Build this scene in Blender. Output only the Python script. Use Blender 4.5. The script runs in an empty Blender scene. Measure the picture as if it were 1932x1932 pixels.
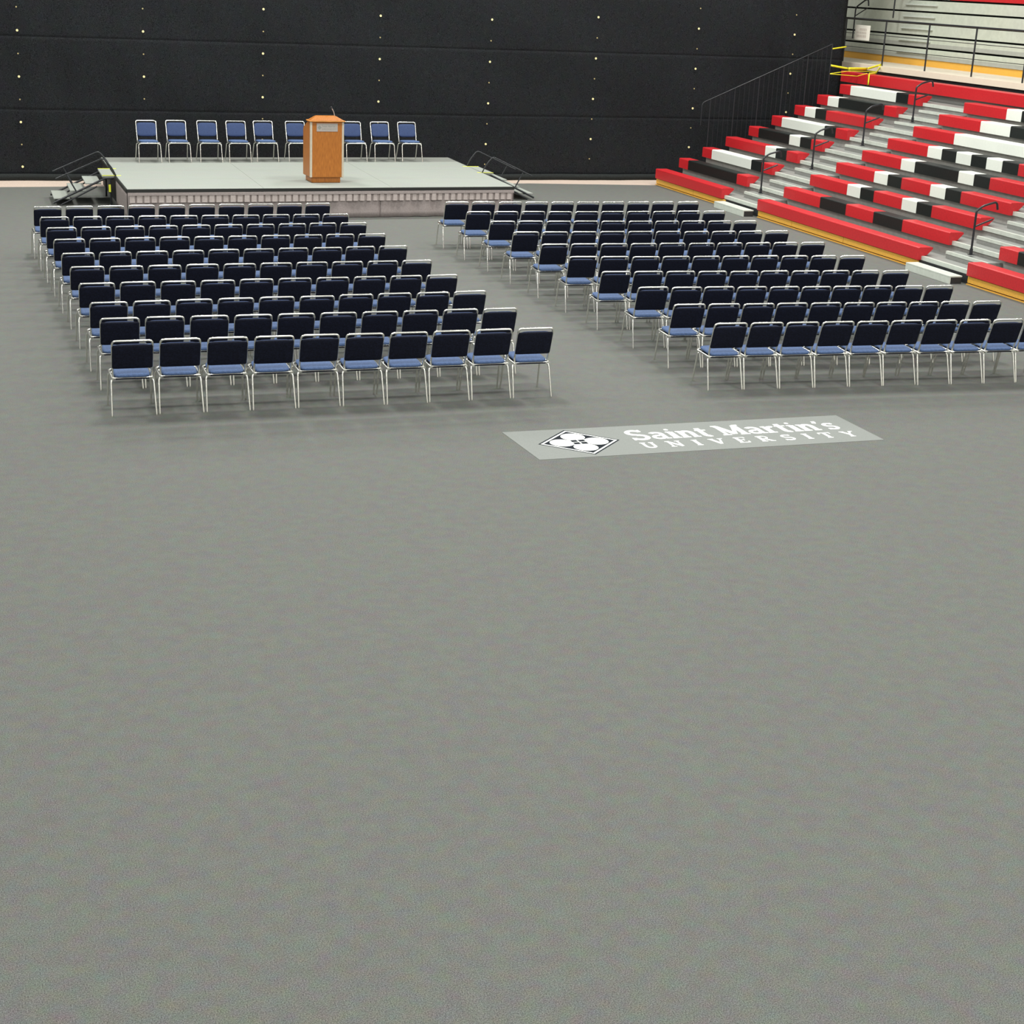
import bpy, math, random
from mathutils import Vector, Matrix
random.seed(7)
SC = bpy.context.scene
COL = SC.collection
PI = math.pi

# ------------------------------------------------------------------ camera, light, exposure
cd = bpy.data.cameras.new('camera'); cam = bpy.data.objects.new('camera', cd); COL.objects.link(cam)
cd.sensor_width = 36.0; cd.lens = 55.955; cd.clip_end = 200
yaw, pit, roll = 0.33147, 0.32476, -0.04588
fw = Vector((math.sin(yaw)*math.cos(pit), math.cos(yaw)*math.cos(pit), -math.sin(pit)))
r0 = Vector((math.cos(yaw), -math.sin(yaw), 0)); d0 = fw.cross(r0)
rt = math.cos(roll)*r0 + math.sin(roll)*d0
dn = -math.sin(roll)*r0 + math.cos(roll)*d0
cam.matrix_world = Matrix(((rt.x, -dn.x, -fw.x, 0), (rt.y, -dn.y, -fw.y, 0), (rt.z, -dn.z, -fw.z, 4.473), (0, 0, 0, 1)))
SC.camera = cam
SC.view_settings.view_transform = 'Standard'; SC.view_settings.look = 'None'
SC.view_settings.gamma = 1.0; SC.view_settings.use_curve_mapping = False
SC.view_settings.exposure = 0.0

w = bpy.data.worlds.new('hall_air'); SC.world = w; w.use_nodes = True
bg = w.node_tree.nodes['Background']; bg.inputs[0].default_value = (0.95, 1.0, 0.98, 1); bg.inputs[1].default_value = 0.27

LP = 335.0
for ix, lx in enumerate((-3.5, 3.5, 10.5, 17.0)):
    for iy, ly in enumerate((-3.0, 4.5, 12.0, 19.5, 27.0, 33.5)):
        ld = bpy.data.lights.new('high_bay_lamp', 'AREA'); ld.shape = 'SQUARE'; ld.size = 1.3
        ld.energy = LP*(0.8, 0.95, 1.0, 0.97, 1.3, 1.35)[iy]; ld.color = (1.0, 1.0, 0.95)
        lo = bpy.data.objects.new('high_bay_lamp', ld); COL.objects.link(lo); lo.location = (lx + 0.6*(iy % 2), ly, 9.2)

# added fill light high behind the camera, for bright reflections in the chrome legs
wl = bpy.data.lights.new('chrome_glint_fill', 'AREA'); wl.shape = 'RECTANGLE'; wl.size = 34; wl.size_y = 4.5; wl.energy = 620; wl.color = (1.0, 1.0, 0.96)
wo = bpy.data.objects.new('chrome_glint_fill', wl); COL.objects.link(wo); wo.location = (8, -11.9, 6.3); wo.rotation_euler = (PI/2, 0, 0)

# ------------------------------------------------------------------ helpers
def mat(name, col, rough=0.6, metal=0.0, noise=0.0, scale=60.0, col2=None, spec=0.5, mottle=0.0, bump=0.0, aniso=None):
    m = bpy.data.materials.new(name); m.use_nodes = True
    nt = m.node_tree; b = nt.nodes['Principled BSDF']
    b.inputs['Roughness'].default_value = rough; b.inputs['Metallic'].default_value = metal
    b.inputs['Specular IOR Level'].default_value = spec
    c = (col[0], col[1], col[2], 1)
    b.inputs['Base Color'].default_value = c
    if noise > 0 or mottle > 0:
        tc = nt.nodes.new('ShaderNodeTexCoord'); src = tc.outputs['Object']
        if aniso:
            mp = nt.nodes.new('ShaderNodeMapping'); mp.inputs['Scale'].default_value = aniso
            nt.links.new(src, mp.inputs['Vector']); src = mp.outputs['Vector']
        n = nt.nodes.new('ShaderNodeTexNoise'); n.inputs['Scale'].default_value = scale; n.inputs['Detail'].default_value = 3
        nt.links.new(src, n.inputs['Vector'])
        rp = nt.nodes.new('ShaderNodeValToRGB')
        e = rp.color_ramp.elements
        c2 = col2 or tuple(x*(1+noise) for x in col)
        e[0].position = 0.3; e[0].color = tuple(max(0, x*(1-noise)) for x in col)+(1,)
        e[1].position = 0.7; e[1].color = tuple(c2)+(1,)
        nt.links.new(n.outputs['Fac'], rp.inputs['Fac']); out = rp.outputs['Color']
        if mottle > 0:
            n2 = nt.nodes.new('ShaderNodeTexNoise'); n2.inputs['Scale'].default_value = scale*0.07; n2.inputs['Detail'].default_value = 4
            nt.links.new(tc.outputs['Object'], n2.inputs['Vector'])
            mx = nt.nodes.new('ShaderNodeMix'); mx.data_type = 'RGBA'; mx.blend_type = 'OVERLAY'
            mx.inputs['Factor'].default_value = mottle
            nt.links.new(out, mx.inputs['A']); nt.links.new(n2.outputs['Color'], mx.inputs['B']); out = mx.outputs['Result']
        nt.links.new(out, b.inputs['Base Color'])
        if bump > 0:
            bp = nt.nodes.new('ShaderNodeBump'); bp.inputs['Strength'].default_value = bump; bp.inputs['Distance'].default_value = 0.01
            nt.links.new(n.outputs['Fac'], bp.inputs['Height']); nt.links.new(bp.outputs['Normal'], b.inputs['Normal'])
    return m

class MB:
    """collects shapes and links them as one mesh object"""
    def __init__(s): s.v = []; s.f = []; s.sm = []; s.mi = []
    def add(s, vs, fs, smooth=False, mi=0):
        o = len(s.v); s.v += [tuple(v) for v in vs]
        for f in fs: s.f.append(tuple(i+o for i in f)); s.sm.append(smooth); s.mi.append(mi)
    def box(s, x0, x1, y0, y1, z0, z1, mi=0):
        s.add([(x0,y0,z0),(x1,y0,z0),(x1,y1,z0),(x0,y1,z0),(x0,y0,z1),(x1,y0,z1),(x1,y1,z1),(x0,y1,z1)],
              [(0,3,2,1),(4,5,6,7),(0,1,5,4),(1,2,6,5),(2,3,7,6),(3,0,4,7)], mi=mi)
    def prism(s, prof, y0, y1, axis='y', mi=0):
        """prof: list of (x,z) extruded along y"""
        n = len(prof)
        if axis == 'y': vs = [(x, y0, z) for x, z in prof] + [(x, y1, z) for x, z in prof]
        elif axis == 'x': vs = [(y0, x, z) for x, z in prof] + [(y1, x, z) for x, z in prof]
        else: vs = [(x, z, y0) for x, z in prof] + [(x, z, y1) for x, z in prof]
        fs = [tuple(range(n)), tuple(range(2*n-1, n-1, -1))] + [(i, n+i, n+(i+1) % n, (i+1) % n) for i in range(n)]
        s.add(vs, fs, mi=mi)
    def tube(s, pts, r, seg=8, mi=0):
        pts = [Vector(p) for p in pts]; rings = []; up = None
        for i, p in enumerate(pts):
            a = pts[max(i-1, 0)]; b = pts[min(i+1, len(pts)-1)]
            t = (b-a).normalized()
            if up is None:
                up = Vector((0, 0, 1)) if abs(t.z) < 0.9 else Vector((1, 0, 0))
            n = (up - t*up.dot(t))
            n = n.normalized() if n.length > 1e-6 else t.orthogonal().normalized()
            up = n; c = t.cross(n)
            rr = r
            rings.append([p + rr*(math.cos(2*PI*k/seg)*n + math.sin(2*PI*k/seg)*c) for k in range(seg)])
        vs = [v for R in rings for v in R]; fs = []
        for i in range(len(rings)-1):
            for k in range(seg):
                fs.append((i*seg+k, i*seg+(k+1) % seg, (i+1)*seg+(k+1) % seg, (i+1)*seg+k))
        s.add(vs, fs, True, mi)
        o = (len(rings)-1)*seg
        s.add(rings[0], [tuple(range(seg-1, -1, -1))], mi=mi); s.add(rings[-1], [tuple(range(seg))], mi=mi)
    def build(s, name, m, parent=None, loc=(0, 0, 0), rz=0.0, bevel=0.0, bseg=2):
        me = bpy.data.meshes.new(name); me.from_pydata(s.v, [], s.f)
        for p, sm, mi in zip(me.polygons, s.sm, s.mi): p.use_smooth = sm; p.material_index = mi
        for mm in (m if isinstance(m, (list, tuple)) else [m]): me.materials.append(mm)
        me.update()
        o = bpy.data.objects.new(name, me); COL.objects.link(o)
        if parent: o.parent = parent
        else: o.location = loc; o.rotation_euler = (0, 0, rz)
        if bevel > 0:
            b = o.modifiers.new('edge', 'BEVEL'); b.width = bevel; b.segments = bseg; b.limit_method = 'ANGLE'
        return o

def fillet(pts, r, n=5):
    """round the corners of a polyline"""
    pts = [Vector(p) for p in pts]; out = [pts[0]]
    for i in range(1, len(pts)-1):
        a, p, b = pts[i-1], pts[i], pts[i+1]
        u = (a-p); v = (b-p); d = min(r, u.length*0.49, v.length*0.49)
        p0 = p+u.normalized()*d; p1 = p+v.normalized()*d
        for k in range(n+1):
            t = k/n; out.append(p0*(1-t)**2 + p*2*t*(1-t) + p1*t*t)
    out.append(pts[-1]); return out

def tag(o, label=None, cat=None, group=None, kind=None):
    if label: o['label'] = label
    if cat: o['category'] = cat
    if group: o['group'] = group
    if kind: o['kind'] = kind
    return o
def thing(name, label, cat, loc=(0, 0, 0), rz=0.0, group=None):
    o = bpy.data.objects.new(name, None); COL.objects.link(o); o.empty_display_size = 0.2
    o.location = loc; o.rotation_euler = (0, 0, rz); return tag(o, label, cat, group)
def struct(name, mb, m, **k):
    o = mb.build(name, m, **k); o['kind'] = 'structure'; return o
def copy_tree(o, parent=None):
    c = o.copy(); COL.objects.link(c)
    if parent: c.parent = parent
    for ch in list(o.children): copy_tree(ch, c)
    return c
ORD = ['first', 'second', 'third', 'fourth', 'fifth', 'sixth', 'seventh', 'eighth', 'ninth', 'tenth', 'eleventh', 'twelfth']

# ------------------------------------------------------------------ materials
M = dict(
    carpet=mat('grey_carpet', (0.138, 0.142, 0.130), 0.8, noise=0.65, scale=150, col2=(0.194, 0.200, 0.184), spec=0.3, mottle=0.22),
    wood_floor=mat('pale_gym_floor', (0.62, 0.50, 0.42), 0.45, noise=0.08, scale=4, aniso=(20, 1, 1)),
    concrete=mat('cream_concrete', (0.74, 0.66, 0.53), 0.7, noise=0.02, scale=8),
    wall=mat('cream_wall', (0.55, 0.52, 0.45), 0.8, noise=0.05, scale=3),
    curtain=mat('black_curtain_cloth', (0.0050, 0.0060, 0.0078), 0.9, noise=0.9, scale=85, col2=(0.026, 0.0285, 0.032), spec=0.15, mottle=0.2),
    curtain_hem=mat('black_hem_cloth', (0.016, 0.019, 0.019), 0.85, noise=0.3, scale=40, spec=0.2),
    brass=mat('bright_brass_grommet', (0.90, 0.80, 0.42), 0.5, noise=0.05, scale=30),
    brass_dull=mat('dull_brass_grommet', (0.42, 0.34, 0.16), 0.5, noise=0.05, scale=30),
    chrome=mat('chrome_tube', (0.90, 0.89, 0.83), 0.26, 1.0),
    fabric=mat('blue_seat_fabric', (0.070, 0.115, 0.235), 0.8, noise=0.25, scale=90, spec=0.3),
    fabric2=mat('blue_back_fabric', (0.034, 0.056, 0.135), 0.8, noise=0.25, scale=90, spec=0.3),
    shell=mat('navy_back_shell', (0.0045, 0.006, 0.016), 0.6, noise=0.5, scale=60, spec=0.2),
    red=mat('red_bleacher_plastic', (0.53, 0.018, 0.024), 0.42, noise=0.10, scale=30),
    white=mat('white_bleacher_plastic', (0.80, 0.83, 0.76), 0.42, noise=0.02, scale=20),
    black=mat('black_bleacher_plastic', (0.010, 0.013, 0.012), 0.55, noise=0.3, scale=30, spec=0.3),
    tread=mat('grey_aluminium_tread', (0.235, 0.24, 0.225), 0.55, noise=0.08, scale=12, aniso=(8, 1, 8)),
    nosing=mat('pale_aluminium_nosing', (0.56, 0.60, 0.54), 0.42, noise=0.06, scale=12),
    riser=mat('grey_riser', (0.33, 0.32, 0.30), 0.6, noise=0.10, scale=10),
    dark=mat('dark_understructure', (0.020, 0.022, 0.024), 0.6, noise=0.2, scale=10),
    kick=mat('golden_wood_kickboard', (0.74, 0.40, 0.06), 0.5, noise=0.18, scale=6, aniso=(1, 12, 12)),
    rail=mat('black_painted_steel', (0.016, 0.018, 0.022), 0.38, noise=0.1, scale=20),
    grey_face=mat('grey_folded_bench_plastic', (0.52, 0.55, 0.47), 0.55, noise=0.06, scale=8, mottle=0.06),
    grey_low=mat('grey_folded_bench_lower', (0.37, 0.38, 0.34), 0.55, noise=0.06, scale=8),
    deck=mat('pale_grey_stage_deck', (0.295, 0.315, 0.285), 0.7, noise=0.08, scale=50, mottle=0.05),
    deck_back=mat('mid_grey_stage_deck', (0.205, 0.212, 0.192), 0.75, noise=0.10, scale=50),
    edge=mat('black_stage_rim', (0.012, 0.013, 0.012), 0.5),
    skirt=mat('grey_pink_skirt_cloth', (0.33, 0.285, 0.275), 0.85, noise=0.10, scale=40, spec=0.2),
    valance=mat('pale_pleated_cloth', (0.46, 0.40, 0.38), 0.85, noise=0.08, scale=40, spec=0.2),
    yellow=mat('yellow_tape', (0.80, 0.84, 0.05), 0.5, noise=0.04, scale=20),
    caution=mat('caution_tape', (0.86, 0.78, 0.03), 0.45, noise=0.04, scale=20),
    oak=mat('orange_oak_veneer', (0.40, 0.125, 0.012), 0.42, noise=0.24, scale=9, aniso=(8, 8, 1), col2=(0.46, 0.160, 0.022)),
    oak_side=mat('orange_oak_lip', (0.66, 0.27, 0.06), 0.4, noise=0.15, scale=9),
    trim=mat('pale_corner_trim', (0.52, 0.46, 0.36), 0.35, noise=0.05, scale=20),
    plate=mat('grey_name_plate', (0.38, 0.34, 0.31), 0.45, noise=0.06, scale=60),
    plate_ink=mat('grey_plate_lettering', (0.24, 0.25, 0.22), 0.5),
    banner=mat('pale_grey_floor_vinyl', (0.225, 0.238, 0.225), 0.7, noise=0.10, scale=150, spec=0.25),
    ink_w=mat('white_vinyl_print', (0.86, 0.88, 0.84), 0.5),
    ink_k=mat('black_vinyl_print', (0.014, 0.018, 0.024), 0.85, spec=0.1),
    ink_g=mat('grey_vinyl_print', (0.50, 0.53, 0.53), 0.5),
    paper=mat('white_paper', (0.80, 0.78, 0.68), 0.7),
    paper_ink=mat('faded_pink_ink', (0.52, 0.46, 0.40), 0.7),
    mic=mat('pale_metal', (0.62, 0.60, 0.60), 0.3, 0.6),
    foam=mat('dark_foam', (0.04, 0.04, 0.045), 0.8),
)

# ------------------------------------------------------------------ setting
b = MB(); b.box(-12, 32, -12.2, 44, -0.10, -0.010)
struct('floor', b, M['wood_floor'])
b = MB(); poly = [(-9.5, -9.5), (29, -9.5), (29, 34.4), (15.3, 34.52), (12.05, 34.80), (0.5, 33.94), (-9.5, 33.3)]
n = len(poly); b.add([(x, y, -0.010) for x, y in poly]+[(x, y, 0.0) for x, y in poly],
      [tuple(range(n-1, -1, -1)), tuple(range(n, 2*n))]+[(i, (i+1) % n, n+(i+1) % n, n+i) for i in range(n)])
tag(b.build('floor_covering', M['carpet']), 'grey speckled protective carpet covering the whole gym floor', 'carpet', kind='structure')
b = MB(); b.box(-12, 32, 44, 44.3, -0.10, 9.6); struct('wall_back', b, M['wall'])

# bleacher frame of reference: P0 lowest far corner, +x climbs the rows, -y comes towards the camera
P0 = (15.088, 34.684, 0.0); TH = 0.02
dA, z1, dZ = 0.5815, 0.365, 0.25
b = MB(); b.box(-12, 32, -12.5, -12.2, -0.10, 9.6); struct('wall_front', b, M['wall'])
b = MB(); b.box(9.2, 9.5, -46, 8.9, 0, 9.6); struct('wall_right', b, M['wall'], loc=P0, rz=TH)

# curtain
def yc(x): return 35.05 + 0.039*(x-0.5)
def fold(x, z):
    return 0.030*math.sin(x*2.1+0.4*math.sin(z*1.3)) + 0.016*math.sin(x*6.3+z*0.9+1.0) + 0.010*math.sin(x*1.1+z*3.1)
ct = thing('divider_curtain', 'tall black gymnasium divider curtain hanging behind the stage', 'curtain', (0, 0, 0))
b = MB(); nx, zs = 300, []
z = 0.05
while z < 7.2:
    zs.append(z); z += 0.12
zs += [1.43, 1.415, 1.445, 2.88, 2.865, 2.895, 4.33, 4.315, 4.345, 5.78]; zs = sorted(set(zs))
XL, XR = -9.0, 20.29
vs = []
for zz in zs:
    crease = 0.010 if min(abs(zz-q) for q in (1.43, 2.88, 4.33, 5.78)) < 0.006 else 0.0
    for i in range(nx+1):
        x = XL+(XR-XL)*i/nx; vs.append((x, yc(x)+fold(x, zz)+crease, zz))
fs = [(j*(nx+1)+i, j*(nx+1)+i+1, (j+1)*(nx+1)+i+1, (j+1)*(nx+1)+i) for j in range(len(zs)-1) for i in range(nx)]
b.add(vs, fs, True)
o = b.build('cloth', M['curtain'], ct); s = o.modifiers.new('thick', 'SOLIDIFY'); s.thickness = 0.006; s.offset = 1
b = MB(); vs = []
for zz in (0.0, 0.13):
    for i in range(nx+1):
        x = XL+(XR-XL)*i/nx; vs.append((x, yc(x)+fold(x, 0.05)*0.8-0.035, zz))
b.add(vs, [(i, i+1, nx+2+i, nx+1+i) for i in range(nx)], True)
o = b.build('hem', M['curtain_hem'], ct); s = o.modifiers.new('thick', 'SOLIDIFY'); s.thickness = 0.05; s.offset = 1
gx = {0: (0.99, 0.27, 1), 1: (3.50, 1.68, 0), 2: (6.01, 0.85, 0), 3: (8.59, 0.80, 0), 4: (11.15, 0.35, 0), 5: (13.74, 0.03, 1), 6: (16.32, 0.31, 0), 7: (18.89, 0.25, 1)}
spots = {0: 7, 1: 5, 2: 7, 3: 7, 4: 8, 5: 9, 6: 8, 7: 9}
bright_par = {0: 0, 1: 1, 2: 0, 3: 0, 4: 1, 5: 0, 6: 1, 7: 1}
def disc(mb, c, r, n=12, t=0.01):
    vs = [(c[0]+r*math.cos(2*PI*k/n), c[1], c[2]+r*math.sin(2*PI*k/n)) for k in range(n)]
    vs += [(x, y-t, z) for x, y, z in vs]
    mb.add(vs, [tuple(range(n)), tuple(range(2*n-1, n-1, -1))]+[(k, (k+1) % n, n+(k+1) % n, n+k) for k in range(n)])
for k, (x, z0, _) in gx.items():
    for i in range(10):
        zz = z0+0.4535*i
        if zz > 4.5 or zz < 0.02: continue
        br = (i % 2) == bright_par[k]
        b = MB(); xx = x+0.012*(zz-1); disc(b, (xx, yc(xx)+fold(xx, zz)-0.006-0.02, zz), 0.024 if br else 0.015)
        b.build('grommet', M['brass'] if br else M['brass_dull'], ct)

# ------------------------------------------------------------------ lower bleachers
MW = 0.4925                                            # width of one seat module
A_END, B0, B_END, C0 = 7*MW+0.02, 5.075, 5.075+12*MW, 12.42
BEND = 17.0
def rowpos(k): return dA*(k-1), z1+dZ*(k-1)            # k = 1..10
SECT = {}
for nm, y0, y1, lb in (('A', 0.0, 5.06, 'bleacher section beside the curtain with red, white and black benches'),
                       ('B', 5.06, 12.405, 'middle bleacher section between the two aisles, red, white and black'),
                       ('C', 12.405, 17.0, 'nearest bleacher section cut off by the right picture edge')):
    x_ = P0[0]+y0*math.sin(TH); y_ = P0[1]-y0*math.cos(TH)
    pf = SECT[nm] = thing('bleacher_section', lb, 'bleachers', (x_, y_, 0.0), TH, 'lower telescopic bleachers')
    L = y1-y0-0.004
    for k in range(1, 10):
        a, zt = rowpos(k); zd = zt-0.148
        a0, a1 = a+0.08, a+dA+0.08
        b = MB(); b.box(a0, a1+0.03, -L, 0.0, zd-0.03, zd); b.build('tread', M['tread'], pf)
        b = MB(); b.prism([(a0-0.012, zd-0.065), (a0+0.02, zd-0.065), (a0+0.02, zd-0.03), (a0+0.05, zd-0.03), (a0+0.05, zd+0.004), (a0-0.012, zd+0.004)], -L, 0.0)
        b.build('nosing', M['nosing'], pf)
        b = MB(); b.box(a0+0.03, a0+0.05, -L, 0.0, zd-0.25 if k > 1 else 0.0, zd-0.03); b.build('riser', M['riser'] if k > 1 else M['dark'], pf)
        if k == 9:
            b = MB(); b.box(a1+0.06, a1+0.08, -L, 0.0, zd, zt+0.008); b.build('riser', M['tread'], pf)
        s0 = {'A': A_END+0.24, 'B': B_END+0.24-B0}.get(nm)
        if s0 and k < 9:
            b = MB(); b.box(a1-0.262, a1+0.02, -L, -s0, zd+0.001, zd+0.120); b.box(a1-0.27, a1-0.225, -L, -s0, zd+0.1205, zd+0.127, 1); b.box(a1-0.27, a1-0.2622, -L, -s0, zd+0.075, zd+0.1204, 1)
            b.build('half_step', [M['tread'], M['nosing']], pf)
    for q0, q1 in {'A': ((0.0, 2.0), (2.0, 3.56)), 'B': ((0.015, 1.434), (1.434, 3.407), (3.407, 5.9)), 'C': ((0.015, 2.0), (2.0, 4.5))}[nm]:
        b = MB(); b.box(0.03, 0.055, -q1+0.006, -q0-0.006, 0.032, 0.138); b.build('kick_board', M['kick'], pf)
        b = MB(); b.box(0.010, 0.056, -q1+0.006, -q0-0.006, 0.0, 0.014); b.build('base_trim', M['kick'], pf)
    b = MB(); b.box(0.058, 0.09, -L, 0.0, 0.0, 0.15); b.build('base_rail', M['dark'], pf)
pf = SECT['A']
b = MB(); prof = [(0.12, 0.0), (0.12, 0.18)]
for k in range(1, 10):
    a, zt = rowpos(k); prof += [(a+0.12, zt-0.185)] if k == 1 else [(a+0.12, zt-0.435), (a+0.12, zt-0.185)]
prof += [(9*dA+0.12, z1+8*dZ-0.185), (9*dA+0.12, 0.0)]
b.prism(prof, 0.0, 0.02); b.build('end_panel', M['dark'], pf)

SEAT = [(0.0, -0.022), (0.002, -0.012), (0.008, -0.004), (0.020, 0.0), (0.27, 0.0), (0.282, -0.010), (0.282, -0.03), (0.17, -0.135), (0.105, -0.145), (0.075, -0.215), (0.0, -0.215)]
CM = dict(r='red', w='white', k='black')
CN = dict(r='red', w='white', k='black')
def bench(k, y0, cells, sec, label):
    a, zt = rowpos(k)
    o_ = MB(); y = 0.0
    L = MW*sum(c_[1] for c_ in cells)
    yy = 0.35
    o_.box(0.09, 0.115, -L+0.05, -0.05, -0.142, -0.10)
    while yy < L:
        o_.box(0.09, 0.14, -yy-0.03, -yy, -0.1475, -0.09); yy += 1.0
    t = o_.build('bench', M['dark'], SECT[sec]); t.location = (a, -y0, zt); t['label'] = label
    for ch, cnt in cells:
        for i in range(cnt):
            b = MB(); b.prism(SEAT, -(y+MW)+0.0004, -y-0.0004)
            o = b.build('seat_module', M[CM[ch]], t); o['label'] = CN[ch]+' seat module'
            y += MW
    return t
def cells(s): 
    out = []; n = ''
    for ch in s:
        if ch.isdigit(): n += ch
        else: out.append((ch, int(n))); n = ''
    return out
secA = ['7r', '1r5k1r', '1r4w1k1r', '4r1w1k1r', '1r3k1w1k1r', '1r4w1k1r', '1r1w1k4r', '1r1w4k1r', '1r4w1k1r']
secB = ['12r', '3r2k2r2k3r', '3r1w1k2r1w1k3r', '3r1w1k2r1w1k3r', '3r1w3k1w1k3r', '3r1w1k1w1k1w1k3r', '3r6w3r', '3r2w1k2w1k3r', '3r1w1k4w3r']
secC = ['9r', '1r7k1r', '3r1w1k4r', '3r1w1k4r']
patA = ['all red', 'red ends and long black run', 'long white run after one red seat', 'long red run then white and black', 'black run with single white seat',
        'long white run after one red seat', 'white and black seats then long red run', 'white seat then long black run', 'long white run after one red seat']
for k in range(1, 10):
    bench(k, 0.0, cells(secA[k-1]), 'A', 'bench with '+patA[k-1]+', '+ORD[k-1]+' row up')
patB = ['all red', 'red and black blocks', 'red, white and black blocks', 'red, white and black blocks', 'black run between white seats', 'alternating white and black seats',
        'long white run after red seats', 'white pair after red seats', 'one white seat after red seats']
for k in range(1, 10):
    bench(k, B0-5.06, cells(secB[k-1]), 'B', 'bench with '+patB[k-1]+', '+ORD[k-1]+' row up')
for k in range(1, 5):
    bench(k, C0-12.405, cells(secC[k-1]), 'C', 'bench '+ORD[k-1]+' row up')
# topmost continuous red bench
a, zt = rowpos(10)
t = thing('bleacher_bench', 'long unbroken red bench, topmost row under the cream ledge', 'bench', (P0[0]+a*math.cos(TH)-1.6*math.sin(TH), P0[1]+a*math.sin(TH)+1.6*math.cos(TH), zt), TH)
y = 0.0
while y < 14.6:
    b = MB(); b.prism([(0.0, -0.012), (0.012, 0.0), (0.30, 0.0), (0.30, -0.24), (0.0, -0.24)], -(y+MW)+0.0004, -y-0.0004)
    b.build('seat_module', M['red'], t); y += MW

# aisle steps on the floor
def local(x, y, z=0.0): return (P0[0]+x*math.cos(TH)-y*math.sin(TH), P0[1]+x*math.sin(TH)+y*math.cos(TH), z)
for y0, y1, lb in ((3.66, 5.0, 'low grey floor step at the aisle beside the curtain section'), (11.05, 12.36, 'low grey floor step with open black end, nearer aisle')):
    t = thing('floor_step', lb, 'step', local(-0.27, -y0), TH, 'aisle floor steps')
    L = y1-y0
    b = MB(); b.box(0.0, 0.24, -L, 0.0, 0.105, 0.13); b.build('step_tread', M['nosing'], t, bevel=0.005)
    b = MB(); b.box(0.0, 0.02, -L, 0.0, 0.0, 0.105); b.build('front_panel', M['nosing'], t)
    b = MB(); b.box(0.021, 0.23, -L+0.002, -0.002, 0.0, 0.104); b.build('hollow_core', M['dark'], t)

# aisle handrails
def handrail(a, y, z, label, h=0.72):
    t = thing('aisle_handrail', label, 'handrail', local(a, -y, z), TH, 'black hooked aisle handrails')
    b = MB(); b.tube([(0, 0, 0.0), (0, 0, h-0.06)]+fillet([(0, 0, h-0.06), (0, 0, h), (0.12, 0, h+0.085), (0.38, 0, h+0.15), (0.41, 0, h+0.02)], 0.06, 5)[1:], 0.019)
    b.build('post', M['rail'], t)
    b = MB(); b.tube([(0.0, 0, h-0.26), (0.34, 0, h-0.14)], 0.015); b.build('middle_bar', M['rail'], t)
    b = MB(); b.tube([(0, 0, -0.01), (0, 0, 0.09)], 0.028); b.box(-0.04, 0.04, -0.04, 0.04, -0.012, 0.0); b.build('socket', M['rail'], t)
    return t
hl = ['lowest', 'second', 'third', 'highest']
for i, k in enumerate((2, 4, 6, 8)):
    a, zt = rowpos(k)
    handrail(a-0.07, 4.22, zt-0.240, 'black hooked handrail, %s of four up the aisle beside the curtain section' % hl[i])
a, zt = rowpos(2)
handrail(a-0.07, 11.75, zt-0.240, 'black hooked handrail in the nearer aisle at the right picture edge')

# guard rail at the far end of the bleachers
t = thing('guard_rail', 'black sloping guard rail climbing the far end against the curtain', 'railing', local(0, 0.15), TH)
def gz(a): return 1.93+0.428*(a-1.3)
b = MB(); b.tube(fillet([(1.13, 0, 1.35), (1.13, 0, gz(1.13)+0.0), (4.42, 0, gz(4.42))], 0.08), 0.012); b.build('top_rail', M['rail'], t)
for i in range(6):
    a = 1.34+0.615*i; b = MB(); b.tube([(a, 0, 0.0), (a, 0, gz(a))], 0.013); b.build('post', M['rail'], t)
    for j in range(1, 5):
        aa = a+0.615*j/5
        if aa < 4.42:
            b = MB(); b.tube([(aa, 0, gz(aa)-1.30), (aa, 0, gz(aa))], 0.0045, 6); b.build('baluster', M['rail'], t)

# ------------------------------------------------------------------ concourse and folded upper bleachers
ZL = 2.79
b = MB(); b.box(5.84, 9.19, -20, 8.8, ZL-0.13, ZL); struct('trim_1', b, M['concrete'], loc=P0, rz=TH)
b = MB(); b.box(5.90, 6.1, -20, 8.8, 0.0, ZL-0.131); struct('wall_ledge', b, M['dark'], loc=P0, rz=TH)
t = thing('walkway_railing', 'thin black railing along the cream ledge above the red benches', 'railing', local(5.95, 0), TH)
for i in range(-1, 9):
    y = -0.35+1.84*i; b = MB(); b.tube([(0, -y, 0+ZL), (0, -y, ZL+1.05)], 0.02); b.build('post', M['rail'], t)
for zz, nm, r in ((1.05, 'top_rail', 0.020), (0.70, 'middle_rail', 0.0075), (0.375, 'lower_rail', 0.0075)):
    b = MB(); b.tube([(0, 3.6, ZL+zz), (0, -15.0, ZL+zz)], r); b.build(nm, M['rail'], t)
t = thing('folded_bleacher', 'folded upper bleachers of stacked grey benches behind the walkway railing', 'bleachers', local(7.39, 0, ZL), TH)
b = MB(); b.box(0.03, 0.07, -16.5, 8.0, 0.0, 0.16); b.build('kick_board', M['kick'], t)
b = MB(); b.box(0.40, 1.7, -16.5, 8.0, 0.0, 3.2); b.build('core', M['dark'], t)
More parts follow.
